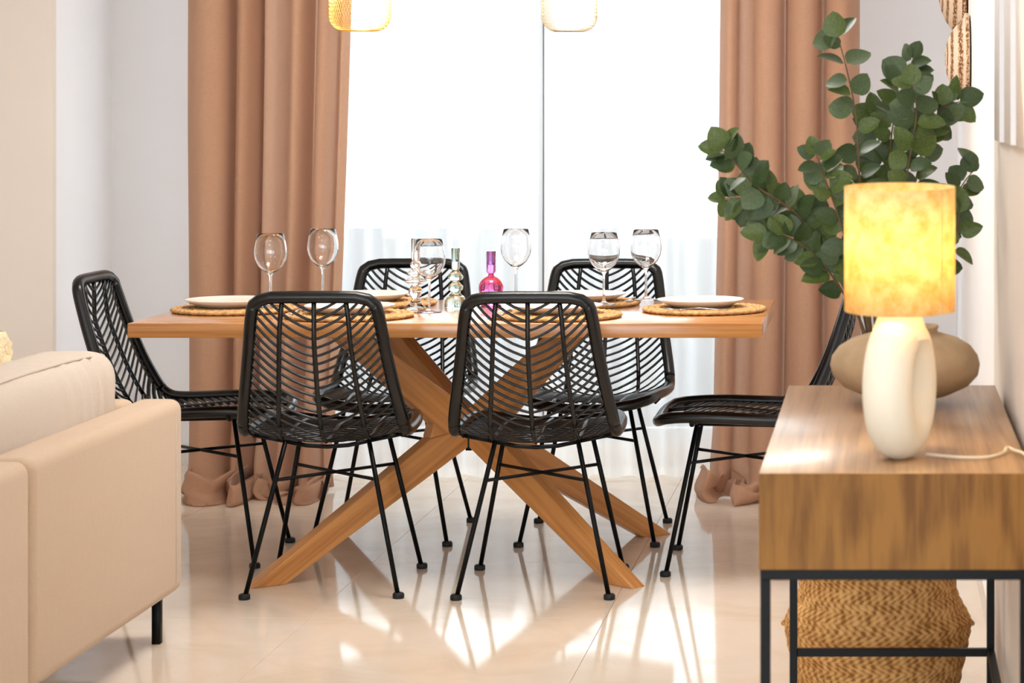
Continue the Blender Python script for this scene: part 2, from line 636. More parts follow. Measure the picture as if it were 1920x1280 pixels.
# unseen rear window frame, added with its opening for daylight fill
rear_fill_win = struct('window_2', MB().box(-4.4, -4.33, -3.15, -3.05, 0, 2.45).box(1.93, 2.0, -3.15, -3.05, 0, 2.45).box(-4.33, 1.93, -3.15, -3.05, 2.39, 2.45)
              .box(-2.32, -2.26, -3.15, -3.05, 0, 2.39).box(-0.18, -0.12, -3.15, -3.05, 0, 2.39).mesh('wf2'), 'frame_white')

# balcony outside
struct('balcony_slab', box_mesh(-3.4, 0.8, YB + 0.2, 11.4, -0.2, -0.03), 'balcony_floor')
struct('balcony_ceiling', box_mesh(-3.4, 0.8, YB + 0.2, 11.1, 2.52, 2.7), 'parapet')  # unseen overhang added to hold high skylight off the sheers
par = struct('balcony_parapet', box_mesh(-3.4, 0.8, 10.55, 10.7, -0.03, 0.815), 'parapet')
for x in (-2.27, -1.98, -1.70, -1.47, -1.22, -0.35):
    link('post', bevel_box(x - 0.075, x + 0.075, 10.53, 10.6, 0.0, 0.86, 0.01, 2, 'post'), 'parapet_d', par)

# ------------------------------------------------------------------ curtains


def curtain_panel(prof, y0, ztop, mname, pool=None, seed=1, bottom=None, hem=0.012, per=5, rows=30, sway=0.012, fold=1.0):
    """prof: (x, dy) pairs along the rail; hangs to the floor, optionally piling up there"""
    P = catmull([(x, d * fold * (1.2 if d > .043 and fold > 1 else 1.0), 0) for x, d in prof], per)
    n = len(P)
    xa, xb = prof[0][0], prof[-1][0]
    xc = (xa + xb) / 2
    R = []
    zs = [hem + (ztop - hem) * (1 - i / (rows - 1)) ** 1.0 for i in range(rows)]
    for z in zs:
        k = 1 - z / ztop
        R.append((z, k, 0.0))
    np_ = 0
    if pool:
        np_ = 22
        for i in range(1, np_ + 1):
            R.append((hem, 1.0, i / np_))
    V = []
    for p in P:
        for (z, k, s) in R:
            nz = noise.noise(Vector((p.x * 5.0 + seed, z * 0.9, seed * 3.1)))
            x = p.x + sway * nz * k
            if bottom:
                q = (p.x - xa) / (xb - xa)
                x += (bottom[0] + (bottom[1] - bottom[0]) * q - p.x) * k ** 2.2
            y = y0 + p.y * (1 + 0.25 * k) + sway * noise.noise(Vector((p.x * 4 + 7, z * 1.1, seed)))
            zz = z
            if pool:
                depth, hgt, shift = pool
                # cloth begins to slump shortly above the floor
                if s == 0 and z < 0.34:
                    q = 1 - z / 0.34
                    wob = noise.noise(Vector((p.x * 7 + seed, z * 9, 2.2)))
                    y -= 0.35 * depth * q * q + .05 * wob * q
                    x += .03 * noise.noise(Vector((p.x * 6, z * 8, seed + 5.5))) * q
                if s > 0:
                    nn = noise.noise(Vector((p.x * 6.5 + seed * 2, s * 1.6, 4.2 + seed)))
                    n2 = noise.noise(Vector((p.x * 13 + seed, s * 4.6, 1.2 + seed)))
                    reach = depth * (0.75 + 0.55 * nn)
                    y -= 0.35 * depth + 0.0
                    y += 0.35 * depth
                    y -= 0.35 * depth + reach * sin(s * pi * 0.5) * 0.9
                    x += shift * s + 0.05 * n2 * s
                    arch = sin(pi * min(1, s * 1.02)) ** 0.8
                    zz = 0.006 + arch * hgt * max(0.12, 0.55 + 1.0 * nn + 0.55 * n2)
                    if s > 0.8:
                        zz *= (1.0 - s) / 0.2
                        zz = max(zz, 0.004)
            V.append((x, y, zz))
    mb = MB().grid(V, n, len(R))
    me = mb.mesh('cloth')
    return me


L_prof = [(-2.515, .03), (-2.508, -.02), (-2.47, -.06), (-2.412, -.075), (-2.356, -.045), (-2.344, .06), (-2.326, .055), (-2.318, -.04), (-2.29, -.07), (-2.263, -.04),
          (-2.256, .065), (-2.246, .055), (-2.236, .005), (-2.19, -.005), (-2.14, -.035), (-2.10, -.065), (-2.073, -.045), (-2.065, .03), (-2.055, .04), (-2.026, .01),
          (-2.018, -.05), (-1.99, -.065), (-1.97, -.045), (-1.962, .03), (-1.95, .01), (-1.925, .03)]
R_prof = [(-.588, .03), (-.556, -.045), (-.521, -.03), (-.511, .035), (-.463, .025), (-.455, -.05), (-.412, -.075), (-.362, -.045), (-.354, .06), (-.342, .045), (-.331, -.04),
          (-.277, -.075), (-.229, -.045), (-.217, .065), (-.206, .045), (-.194, -.045), (-.142, -.075), (-.104, -.045), (-.08, .03)]
me = curtain_panel(L_prof, 8.70, 2.6, 'curtain', pool=(0.20, 0.10, 0.06), seed=3, bottom=(-2.50, -2.02), fold=1.5)
tag(link('drape_curtain', me, 'curtain'), 'taupe linen drape at the left side of the window, behind two wine glasses', 'curtain', 'taupe linen drapes')
me = curtain_panel(R_prof, 8.70, 2.6, 'curtain', pool=(0.21, 0.115, -0.06), seed=8, bottom=(-.62, -.08), fold=1.5)
tag(link('drape_curtain', me, 'curtain'), 'taupe linen drape at the right side of the window, behind the leafy plant', 'curtain', 'taupe linen drapes')


def sheer_prof(xa, xb, n, amp, seed):
    rnd = random.Random(seed)
    out = []
    m = n * 2
    for i in range(m + 1):
        t = i / m
        x = xa + (xb - xa) * t + (rnd.uniform(-.25, .25) * (xb - xa) / m if 0 < i < m else 0)
        out.append((x, (amp if i % 2 else -amp) * rnd.uniform(.5, 1.2)))
    return out


me = curtain_panel(sheer_prof(-2.46, -1.262, 10, .036, 5), 8.96, 2.6, 'sheer', seed=12, hem=0.01, per=6, sway=0.006)
tag(link('sheer_curtain', me, 'sheer'), 'white sheer curtain covering the left half of the window', 'curtain', 'white sheer curtains')
me = curtain_panel(sheer_prof(-1.254, -0.14, 9, .036, 9), 8.96, 2.6, 'sheer', seed=21, hem=0.01, per=6, sway=0.006)
tag(link('sheer_curtain', me, 'sheer'), 'white sheer curtain covering the right half of the window', 'curtain', 'white sheer curtains')
rail = MB().box(-2.62, 0.02, 8.62, 9.02, 2.60, 2.63)
tag(rail.build('curtain_rail', 'frame_white'), 'white double curtain rail above the window', 'curtain rail')

# ------------------------------------------------------------------ dining table
TX, TY, TZ = -1.2635, 7.365, 0.76
TH = 0.042
table = thing('dining_table', 'rectangular oak dining table on four crossed angular legs', 'table', (TX, TY, 0))
link('table_top', bevel_box(-.9165, .9165, -.434, .434, TZ - TH, TZ, 0.0025, 2, 'table_top'), 'oak_top', table)
def beam(name, poly, d, parent, e0, e1):
    """one straight piece of a leg; its own x axis runs along the grain"""
    p0, p1 = Vector((*e0, 0)), Vector((*e1, 0))
    ax = (p1 - p0).normalized()
    az = Vector((-ax.y, ax.x, 0))
    loc2 = [((Vector((*q, 0)) - p0).dot(ax), (Vector((*q, 0)) - p0).dot(az)) for q in poly]
    me = prism(loc2, 0.050, (0, 0, 0), (1, 0, 0), (0, 0, 1), 0.003, name)
    o = link(name, me, 'oak_leg', parent)
    X = d * ax.x + Vector((0, 0, ax.y))
    Z = d * az.x + Vector((0, 0, az.y))
    Y = Z.cross(X)
    m = Matrix((X, Y, Z)).transposed().to_4x4()
    m.translation = d * p0.x + Vector((0, 0, p0.y))
    return o, m


for sx in (-1, 1):
    for sy in (-1, 1):
        d = Vector((.565 * sx, .45 * sy, 0)).normalized()
        lo, ml = beam('leg', [(.014, .350), (.615, 0.0), (.722, 0.0), (.150, .383), (.014, .404)], d, table, (.08, .37), (.668, 0))
        lo.matrix_local = ml
        up, mu = beam('upper_leg', [(.150, .3835), (.138, .425), (.470, TZ - TH), (.370, TZ - TH), (.014, .462), (.014, .4045)], d, lo, (.08, .42), (.425, .718))
        up.matrix_local = ml.inverted() @ mu
tag(link('leg_connector', bevel_box(-.0095, .0095, -.034, .034, .336, .45, 0.002, 2, 'conn'), 'black_metal', table), 'black metal connector')

# ------------------------------------------------------------------ chairs


def side_curve():
    pts = [(.168, -.325, .835), (.176, -.316, .80), (.190, -.285, .70), (.206, -.248, .60), (.219, -.215, .53), (.225, -.192, .492), (.228, -.165, .470), (.229, -.130, .463),
           (.229, -.05, .464), (.225, .05, .468), (.214, .13, .469), (.201, .195, .466)]
    return catmull([Vector(p) for p in pts], 8)


SC = side_curve()
ACC = [0.0]
for i in range(1, len(SC)):
    ACC.append(ACC[-1] + (SC[i] - SC[i - 1]).length)
LT = ACC[-1]


def curve_at(l):
    if l < 0:
        tg = (SC[1] - SC[0]).normalized()
        return SC[0] + tg * l, Vector((0, tg.z, -tg.y)).normalized()
    l = min(LT, l)
    for i in range(1, len(SC)):
        if ACC[i] >= l:
            t = (l - ACC[i - 1]) / max(1e-9, ACC[i] - ACC[i - 1])
            p = SC[i - 1].lerp(SC[i], t)
            tg = (SC[i] - SC[i - 1])
            n = Vector((0, tg.z, -tg.y)).normalized()
            return p, n
    return SC[-1], Vector((0, 0, -1))


def shell(u, l):
    p, n = curve_at(l)
    # the rails stay level with the frame; the woven shell dishes in between
    if n.z > 0 and l > LT * 0.5:
        n = -n
    if n.y > 0 and l < LT * 0.5:
        n = -n
    e = max(0.12, min(1.0, (l + .02) / 0.12))
    d = 0.034 * e
    if l > 0.40:
        d = 0.034 - 0.018 * min(1.0, (l - 0.40) / 0.22)
    return Vector((p.x * u, p.y, p.z)) + n * d * (1 - u * u)


def build_chair():
    root = bpy.data.objects.new('rattan_chair', None)
    C.objects.link(root)
    # frame tube: closed loop round back and seat
    right = [SC[i].copy() for i in range(0, len(SC), 2)]
    top = [Vector((0, -.336, .858)), Vector((.06, -.336, .858)), Vector((.115, -.335, .857)), Vector((.148, -.331, .850))]
    front = [Vector((.186, .226, .461)), Vector((.150, .245, .452)), Vector((.10, .254, .444)), Vector((.05, .258, .438))]
    half = top + right + front
    cut = 0.492
    back_pts = [p for p in half if p.z >= cut - 1e-6 and p.y < 0]
    seat_pts = [back_pts[-1]] + [p for p in half if p not in back_pts]
    bp = [Vector((-p.x, p.y, p.z)) for p in back_pts[::-1]] + back_pts[1:]
    bf = MB().tube(bp, 0.0178, 10).build('back_frame', 'black_rattan', root)
    sp = seat_pts + [Vector((0, .259, .436))] + [Vector((-p.x, p.y, p.z)) for p in seat_pts[::-1]]
    sf = MB().tube(sp, 0.0172, 10).build('seat_frame', 'black_rattan', root)
    # three spines run down the back and along the seat
    for u in (-.53, 0, .53):
        cutl = 0.365
        b = [shell(u, cutl * i / 16) for i in range(17)]
        b[0] = shell(u, -.02)
        MB().tube(b, 0.0072, 6).build('spine', 'black_rattan', bf)
        s = [shell(u, cutl + (LT - cutl) * i / 20) for i in range(21)]
        s.append(Vector((s[-1].x, .249, s[-1].z - .004)))
        MB().tube(s, 0.0068, 6).build('spine', 'black_rattan', sf)
    # chevron strands
    l0 = 0.018
    while l0 < LT + 0.10:
        segs = []
        cur = []
        N = 36
        for i in range(N + 1):
            u = -1 + 2 * i / N
            l = l0 - 0.124 * (0.60 * u * u + 0.40 * abs(u))
            if -0.024 <= l <= LT:
                cur.append(shell(u, l))
            else:
                if len(cur) > 1:
                    segs.append(cur)
                cur = []
        if len(cur) > 1:
            segs.append(cur)
        for s in segs:
            on_back = l0 < 0.42
            MB().tube(s[::2] + ([s[-1]] if len(s) % 2 == 0 else []), 0.0043 if on_back else 0.0072, 5 if on_back else 6, flat=1.0 if on_back else 0.42).build('strand', 'black_rattan', bf if on_back else sf)
        l0 += 0.0246
    # metal undercarriage
    tops = {(-1, -1): (-.118, -.135, .432), (1, -1): (.118, -.135, .432), (-1, 1): (-.125, .135, .438), (1, 1): (.125, .135, .438)}
    feet = {}
    for k, t in tops.items():
        f = Vector((.215 * k[0], .222 * k[1], 0.0))
        feet[k] = f
        t = Vector(t)
        leg = MB().tube([t, t.lerp(f, .5), f + (t - f) * .015], [0.0068, 0.0072, 0.0068], 8).build('leg', 'black_metal', root)
        MB().lathe([(0.0, .016), (.013, .016), (.0165, .012), (.0165, .002), (.015, 0), (0, 0)], 14, (f.x, f.y, 0)).build('foot', 'black_rubber', leg)
    fr = MB()
    for y, z in ((-.135, .432), (.135, .438)):
        pts = [(-.118, y, z), (-.06, y, z - .012), (0, y, z - .016), (.06, y, z - .012), (.118, y, z)]
        fr.tube(pts, 0.0062, 7)
        fr.tube([(-.118, y, z), (-.205, y * 1.05, z + .018)], 0.0055, 7)
        fr.tube([(.118, y, z), (.205, y * 1.05, z + .018)], 0.0055, 7)
    for s in (-1, 1):
        fr.tube([(.118 * s, -.135, .432), (.122 * s, .135, .438)], 0.0058, 7)
        for y in (-.10, .12):
            fr.tube([(.205 * s, y * 1.2, .445), (.222 * s, y * 1.2, .462)], 0.008, 7)
    fr.build('under_frame', 'black_metal', root)
    for a, b in (((-1, -1), (1, 1)), ((1, -1), (-1, 1))):
        def at(k):
            t = Vector(tops[k])
            f = feet[k]
            return f + (t - f) * (0.325 / t.z)
        MB().tube([at(a), at(b)], 0.005, 7).build('stretcher', 'black_metal', root)
    return root


chair = build_chair()
index_children(chair)
chairs = [
    (-1.588, 6.980, radians(2.4), 'black rattan chair with its back to the viewer, left of the two nearest chairs'),
    (-0.986, 6.968, radians(1), 'black rattan chair with its back to the viewer, right of the two nearest chairs'),
    (-1.588, 7.80, radians(180), 'black rattan chair across the table, behind the clear and green candle holders'),
    (-0.931, 7.785, radians(180), 'black rattan chair across the table, behind the two rightmost wine glasses'),
    (-2.108, 7.43, radians(-90), 'black rattan chair at the left end of the table, next to the sofa'),
    (-0.418, 7.30, radians(90), 'black rattan chair at the right end of the table, partly hidden by the console'),
]
for i, (x, y, rz, lab) in enumerate(chairs):
    o = chair if i == 0 else copy_tree(chair)
    o.location = (x, y, 0)
    o.rotation_euler = (0, 0, rz)
    tag(o, lab, 'chair', 'black rattan dining chairs')

# ------------------------------------------------------------------ table setting
mat_r = 0.19


def placemat_mesh():
    mb = MB()
    for k in range(10):
        R = 0.0105 + k * 0.0188
        n = max(18, int(R * 760))
        V = []
        for i in range(n):
            a = 2 * pi * i / n
            tw = sin(a * max(4, round(R * 2 * pi / 0.026)) + k)
            rr = 0.0102 + 0.0012 * tw
            for j in range(6):
                b = 2 * pi * j / 6
                V.append(((R + rr * cos(b) * (1 + .12 * tw)) * cos(a), (R + rr * cos(b)) * sin(a), 0.0068 + 0.0064 * sin(b) * (1 + .25 * sin(a * max(4, round(R * 2 * pi / 0.026)) + k + b))))
        mb.grid(V, n, 6, close_u=True, close_v=True)
    return mb.mesh('placemat')


mat_me = placemat_mesh()
mat_me.materials.append(M['seagrass'])
plate_me = MB().lathe([(0, .004), (.075, .004), (.088, .0065), (.118, .018), (.131, .0225), (.1325, .0235), (.131, .0205), (.11, .010), (.085, .0), (.07, 0), (0, 0)], 56).mesh('plate')
plate_me.materials.append(M['ceramic_plate'])


def fork_mesh():
    mb = MB()
    pts = [(0, -.095), (0, -.05), (0, 0), (0, .03)]
    mb.tube([(0, -.095, .003), (0, -.06, .004), (0, -.01, .008), (0, .035, .006)], [.0055, .005, .0032, .004], 8, flat=.35)
    mb.tube([(0, .03, .006), (0, .045, .004), (0, .055, .003)], [.005, .0105, .0115], 8, flat=.18)
    for k in (-1.5, -.5, .5, 1.5):
        mb.tube([(k * .0055, .05, .003), (k * .0055, .075, .0045), (k * .005, .098, .008)], [.0019, .0017, .0012], 5)
    return mb.mesh('fork')


fork_me = fork_mesh()
fork_me.materials.append(M['steel'])
settings = [
    (-1.985, 7.36, 'at the left end of the table', (-.018, 0), (-2.0, 7.20)),
    (-0.545, 7.36, 'at the right end of the table', (-.012, .0), None),
    (-1.583, 7.135, 'behind the nearest chair on the left', (0, 0), None),
    (-0.963, 7.135, 'behind the nearest chair on the right', (0, 0), None),
    (-1.60, 7.595, 'at the far side, beside the clear candle holder', (-.03, 0), None),
    (-0.955, 7.595, 'at the far side, beside the rightmost wine glasses', (.012, 0), None),
]
face = [pi / 2, -pi / 2, 0, 0, pi, pi]      # direction each diner looks, as rotation of +y about z
for (x, y, where, off, _), fz in zip(settings, face):
    fz = -fz
    o = link('placemat', mat_me, None, None, (x, y, TZ + .0008), x * 3)
    tag(o, 'round braided seagrass placemat ' + where, 'placemat', 'braided placemats')
    o = link('dinner_plate', plate_me, None, None, (x + off[0], y + off[1], TZ + .0146))
    tag(o, 'off-white dinner plate on the placemat ' + where, 'plate', 'dinner plates')
    v = Matrix.Rotation(fz, 3, 'Z') @ Vector((-.155, .005, 0))
    o = link('fork', fork_me, None, None, (x + off[0] * .5 + v.x, y + v.y, TZ + .0142), fz)
    tag(o, 'steel fork beside the plate ' + where, 'fork', 'steel forks')

glass_prof = [(0, 0), (.036, 0), (.0375, .0012), (.034, .0028), (.012, .006), (.0052, .012), (.0038, .03), (.0036, .075), (.0042, .092), (.009, .1005), (.022, .109), (.037, .124), (.0462, .143),
              (.0492, .160), (.0482, .178), (.0445, .200), (.0395, .2215),
              (.0388, .2222), (.0380, .2215), (.0430, .200), (.0468, .178), (.0478, .160), (.0448, .144), (.0357, .1252), (.021, .1112), (.008, .1045), (0, .1035)]
wg_me = MB().lathe(glass_prof, 40).mesh('wine_glass')
wg_me.materials.append(M['glass'])
glasses = [
    (-1.868, 7.33, 'wine glass standing in front of the left drape, leftmost of the six'),
    (-1.776, 7.62, 'wine glass in front of the left drape, second from the left'),
    (-1.380, 7.315, 'wine glass standing beside the clear stacked candle holder'),
    (-1.164, 7.63, 'wine glass standing just right of the pink candle holder'),
    (-0.858, 7.40, 'wine glass on the front right placemat, fifth from the left'),
    (-0.747, 7.59, 'wine glass nearest the right end setting, rightmost of the six'),
]
for x, y, lab in glasses:
    z = TZ + .0005
    for (sx, sy, *_r) in settings:
        if (x - sx) ** 2 + (y - sy) ** 2 < (mat_r + .04) ** 2:
            z = TZ + .0162
    o = link('wine_glass', wg_me, None, None, (x, y, z))
    tag(o, lab, 'wine glass', 'wine glasses')


def ball(zc, r, n=9, a0=-75, a1=75):
    return [(r * cos(radians(a0 + (a1 - a0) * i / n)), zc + r * sin(radians(a0 + (a1 - a0) * i / n))) for i in range(n + 1)]


def candle_holder(name, mname, prof, cup_r, z0, z1, loc, lab):
    root = thing(name, lab, 'candle holder', loc, 0, 'coloured glass candle holders')
    MB().lathe([(0, prof[0][1])] + prof + [(0, prof[-1][1])], 32).build('body', mname, root)
    MB().lathe([(0, z0), (cup_r * .8, z0), (cup_r, z0 + .006), (cup_r, z1 - .001), (cup_r - .001, z1), (0, z1)], 24).build('cup', 'glass_violet' if mname == 'glass_pink' else mname, root)
    return root


candle_holder('candle_holder', 'glass_pink', [(.031, 0), (.033, .003), (.030, .008), (.016, .018)] + ball(.060, .0385, 12, -62, 74) + [(.0085, .100), (.0085, .107)],
              .0145, .107, .175, (-1.222, 7.50, TZ + .0006), 'bright pink glass bubble candle holder')
candle_holder('candle_holder', 'glass_green', [(.033, 0), (.036, .004), (.035, .016), (.026, .034), (.012, .046), (.022, .056), (.0235, .066), (.012, .078), (.010, .082), (.022, .088), (.0245, .096), (.012, .112), (.008, .118)],
              .0130, .118, .185, (-1.331, 7.49, TZ + .0006), 'pale green glass candle holder with stacked bubbles')
candle_holder('candle_holder', 'glass_amber', [(.034, 0), (.036, .004), (.020, .018), (.009, .036), (.018, .044), (.0215, .056), (.018, .068), (.009, .076), (.024, .082), (.037, .090), (.024, .097), (.011, .102), (.021, .108), (.027, .113), (.019, .119), (.010, .126), (.016, .134), (.0165, .142), (.008, .152)],
              .0125, .152, .220, (-1.439, 7.40, TZ + .0006), 'clear glass candle holder with stacked discs')

# ------------------------------------------------------------------ pendant lamps


def pendant(x, y, zb, rad, hgt, lab, metal='brass'):
    root = thing('pendant_lamp', lab, 'pendant lamp', (x, y, zb), 0, 'wire pendant lamps')
    prof = []
    cr = 0.045
    for i in range(3):
        prof.append((rad * (0.18 + .2 * i), 0.0))
    for i in range(7):
        a = pi / 2 * i / 6
        prof.append((rad - cr + cr * sin(a), cr - cr * cos(a)))
    for i in range(1, 15):
        prof.append((rad, cr + (hgt - 2 * cr) * i / 15))
    for i in range(7):
        a = pi / 2 * i / 6
        prof.append((rad - cr + cr * cos(a), hgt - cr + cr * sin(a)))
    prof.append((rad * .3, hgt))
    seg = 64
    V = []
    for j, (r, z) in enumerate(prof):
        for k in range(seg):
            a = 2 * pi * (k + (j % 2) * .5) / seg
            V.append((r * cos(a), r * sin(a), z))
    F = []
    # diamond lattice
    n = len(prof)
    for j in range(n - 1):
        for k in range(seg):
            k2 = (k + 1) % seg
            if j % 2 == 0:
                F.append((j * seg + k, j * seg + k2, (j + 1) * seg + k))
                F.append((j * seg + k2, (j + 1) * seg + k2, (j + 1) * seg + k))
            else:
                F.append((j * seg + k, j * seg + k2, (j + 1) * seg + k2))
                F.append((j * seg + k, (j + 1) * seg + k2, (j + 1) * seg + k))
    me = bpy.data.meshes.new('shade')
    me.from_pydata(V, [], F)
    me.update()
    sh = link('wire_shade', me, metal, root)
    md = sh.modifiers.new('wire', 'WIREFRAME')
    md.thickness = 0.0012
    md.use_even_offset = False
    MB().lathe([(rad * .16, -.001), (rad * .2, -.001), (rad * .2, .002), (rad * .16, .002)], 32, closed=True).build('ring', metal, sh)
    MB().lathe([(0, hgt - .075), (.02, hgt - .075), (.022, hgt - .06), (.022, hgt), (.03, hgt + .004), (.03, hgt + .02), (.006, hgt + .03), (0, hgt + .03)], 20).build('socket', metal, root)
    MB().tube([(0, 0, hgt + .025), (0, 0, 2.67 - zb)], .003, 6).build('cord', 'cord_white', root)
    MB().lathe([(0, 2.672 - zb), (.05, 2.672 - zb), (.05, 2.699 - zb), (0, 2.699 - zb)], 24).build('ceiling_rose', metal, root)
    bz = hgt - .125
    MB().lathe(ball(bz, .034, 12, -89, 60) + [(.014, bz + .045), (0, bz + .055)], 20).build('bulb', 'bulb', root)


pendant(-1.595, 7.33, 1.617, 0.0925, 0.27, 'golden wire mesh pendant lamp hanging in front of the left drape')
pendant(-0.960, 7.37, 1.617, 0.0850, 0.26, 'pale wire mesh pendant lamp hanging in front of the white sheer', 'white_wire')

# ------------------------------------------------------------------ console with its things
CXa, CXb, CYa, CYb, CZ = -0.2012, 0.2440, 3.918, 5.184, 0.78
CB = CZ - 0.157
console = thing('console_table', 'oak console table on a black metal frame by the right wall', 'console', ((CXa + CXb) / 2, (CYa + CYb) / 2, 0))
cw, cl = (CXb - CXa) / 2, (CYb - CYa) / 2
link('top_panel', bevel_box(-cw, cw, -cl + .0025, cl - .0025, CZ - .018, CZ, .0006, 1, 'top'), 'oak_console_top', console)
link('end_panel', prism([(-cw, CB), (cw, CB), (cw, CZ), (-cw, CZ)], .0024, (0, -cl + .0012, 0), (1, 0, 0), (0, 0, 1), .0004, 'end'), 'oak_console_end', console)
link('end_panel', prism([(-cw, CB), (cw, CB), (cw, CZ), (-cw, CZ)], .0024, (0, cl - .0012, 0), (1, 0, 0), (0, 0, 1), .0004, 'end'), 'oak_console_end', console)
link('bottom_panel', bevel_box(-cw, cw, -cl + .0182, cl - .0182, CB, CB + .016, .001, 1, 'bot'), 'oak_console_top', console)
link('back_panel', bevel_box(cw - .016, cw, -cl + .0182, cl - .0182, CB + .0162, CZ - .0182, .001, 1, 'bk'), 'oak_console_end', console)
for a, b in ((-cl + .02, -.003), (.003, cl - .02)):
    dr = link('drawer_front', bevel_box(-cw, -cw + .018, a, b, CB + .018, CZ - .021, .001, 1, 'dr'), 'oak_console_end', console)
lt = 0.0165
px, py = cw - lt / 2 - .002, cl - lt / 2 - .002


def bar(x0, x1, y0, y1, z0, z1, name):
    return link(name, bevel_box(x0, x1, y0, y1, z0, z1, .001, 1, name, False), 'black_metal', console)


for sx in (-1, 1):
    for sy in (-1, 1):
        bar(sx * px - lt / 2, sx * px + lt / 2, sy * py - lt / 2, sy * py + lt / 2, 0.0, CB - .0175, 'leg')
for sy in (-1, 1):
    bar(-px - lt / 2, px + lt / 2, sy * py - lt / 2, sy * py + lt / 2, CB - .0172, CB - .0002, 'frame_rail')
for sx in (-1, 1):
    bar(sx * px - lt / 2, sx * px + lt / 2, -py + lt / 2, py - lt / 2, CB - .0172, CB - .0002, 'frame_rail')
bar(-px + lt / 2, px - lt / 2, py - lt / 2, py + lt / 2, .198, .2145, 'low_rail')
bar(px - lt / 2, px + lt / 2, -py + lt / 2, py - lt / 2, .198, .2145, 'low_rail')

# table lamp: ring-shaped ceramic base with a glowing drum shade
lamp = thing('table_lamp', 'white ceramic ring table lamp with a glowing yellow drum shade on the console', 'lamp', (0.030, 4.085, CZ + .0008), 0)
N1, N2 = 56, 24
V = []
for i in range(N1):
    a = 2 * pi * i / N1
    cx, cz = .058 * cos(a), .126 + .086 * sin(a)
    nx, nz = cos(a) / .058, sin(a) / .086
    l = sqrt(nx * nx + nz * nz)
    nx, nz = nx / l, nz / l
    for j in range(N2):
        b = 2 * pi * j / N2
        ct, stn = cos(b), sin(b)
        rr = .0385
        x = cx + nx * rr * ct
        z = cz + nz * rr * ct
        y = .0425 * stn
        V.append((x, y, max(0.0, z - .003)))
base = MB().grid(V, N1, N2, close_u=True, close_v=True).build('ring_base', 'lamp_ceramic', lamp, None, radians(68))
MB().lathe([(.050, .205), (.044, .225), (.037, .243), (.0325, .262), (.0325, .272), (.012, .274), (0, .274)], 28).build('neck', 'lamp_ceramic', lamp)
sr = .0945
sh = MB().lathe([(sr, .252), (sr, .463), (sr - .0012, .463), (sr - .0012, .252)], 64, closed=True).build('shade', 'shade', lamp)
sh.matrix_local = Matrix.Translation((0, 0, .27)) @ Matrix.Rotation(radians(2.6), 4, 'X') @ Matrix.Translation((0, 0, -.27))
MB().box(-.001, .001, -.0008, .0008, .253, .462).build('seam', 'shade', sh, (sr * cos(radians(-42)), sr * sin(radians(-42)), 0), radians(-42))
ringm = MB()
ringm.tube([(.012 * cos(t), .012 * sin(t), .30) for t in [2 * pi * i / 16 for i in range(16)]], .0014, 5, closed=True)
for k in range(3):
    a = 2 * pi * k / 3 + .3
    ringm.tube([(.012 * cos(a), .012 * sin(a), .30), (sr * cos(a), sr * sin(a), .30)], .0014, 5)
ringm.build('shade_carrier', 'lamp_frame', lamp)
MB().lathe([(0, .27), (.014, .27), (.014, .318), (0, .318)], 16).build('socket', 'lamp_frame', lamp)
MB().lathe([(0.012, .318), (.016, .328)] + ball(.352, .026, 10, -50, 89), 20).build('bulb', m_emit('lamp_bulb', (1.0, .81, .47), 140), lamp)
cpts = catmull([(.045, .02, .004), (.075, .0, .004), (.11, -.018, .004), (.15, -.012, .004), (.178, .04, .004), (.186, .085, .006), (.192, .09, .005), (.198, .07, .004), (.213, .0, .006), (.2195, -.02, -.02), (.220, -.02, -.3)], 8)
MB().tube(cpts, .0026, 6).build('cord', 'cord_white', lamp)

# stone vase
vp = [(.03, 0), (.036, .004), (.05, .010), (.088, .018), (.126, .034), (.146, .057), (.1515, .078), (.148, .096), (.134, .115), (.110, .130), (.084, .138), (.068, .142), (.064, .147), (.068, .154), (.066, .157), (.058, .156), (.055, .148), (.055, .12), (0, .10)]
mb = MB().lathe([(0, 0)] + vp, 48)
mb.v = [(x + .0035 * noise.noise(Vector((x * 14, y * 14, z * 14))), y + .0035 * noise.noise(Vector((x * 14 + 5, y * 14, z * 14))), max(0, z + .003 * noise.noise(Vector((x * 14, y * 14 + 9, z * 14))))) for x, y, z in mb.v]
tag(mb.build('stone_vase', 'stone', None, (0.047, 4.86, CZ + .0012)), 'squat rounded stone-coloured vase behind the table lamp', 'vase')

# ------------------------------------------------------------------ basket and eucalyptus
BX, BY = -0.010, 5.47
bk = thing('woven_basket', 'large bellied woven seagrass basket on the floor behind the console', 'basket', (BX, BY, 0))
bprof = [(.168, .004), (.182, .05), (.192, .10), (.203, .15), (.2105, .19), (.212, .212), (.205, .232), (.190, .258), (.180, .285), (.176, .32), (.178, .36), (.182, .40)]
bc = catmull([(r, z, 0) for r, z in bprof], 4)
V = []
nsg = 120
for i, p in enumerate(bc):
    for k in range(nsg):
        a = 2 * pi * k / nsg
        r = p.x + .0010 * (1 if (k + i) % 2 else -1) + .002 * sin(i * 2.1)
        V.append((r * cos(a), r * sin(a), p.y))
ins = [(.170, .395), (.166, .36), (.164, .33), (0, .33)]
mb = MB().grid(V, len(bc), nsg, close_v=True)
mb.lathe([(0, .002), (.168, .004)], nsg)
mb.build('body', 'basket', bk)
MB().tube([(.178 * cos(t), .178 * sin(t), .402) for t in [2 * pi * i / 64 for i in range(64)]], .010, 8, closed=True).build('rim', 'basket', bk)
for s in (-1, 1):
    a0 = radians(8 if s > 0 else 172)
    pts = []
    for i in range(13):
        t = pi * i / 12
        a = a0 + (i / 12 - .5) * .62
        pts.append(((.190 + .028 * sin(t)) * cos(a), (.190 + .028 * sin(t)) * sin(a), .235 - .035 * sin(t)))
    MB().tube(pts, .006, 7).build('handle', 'basket', bk)

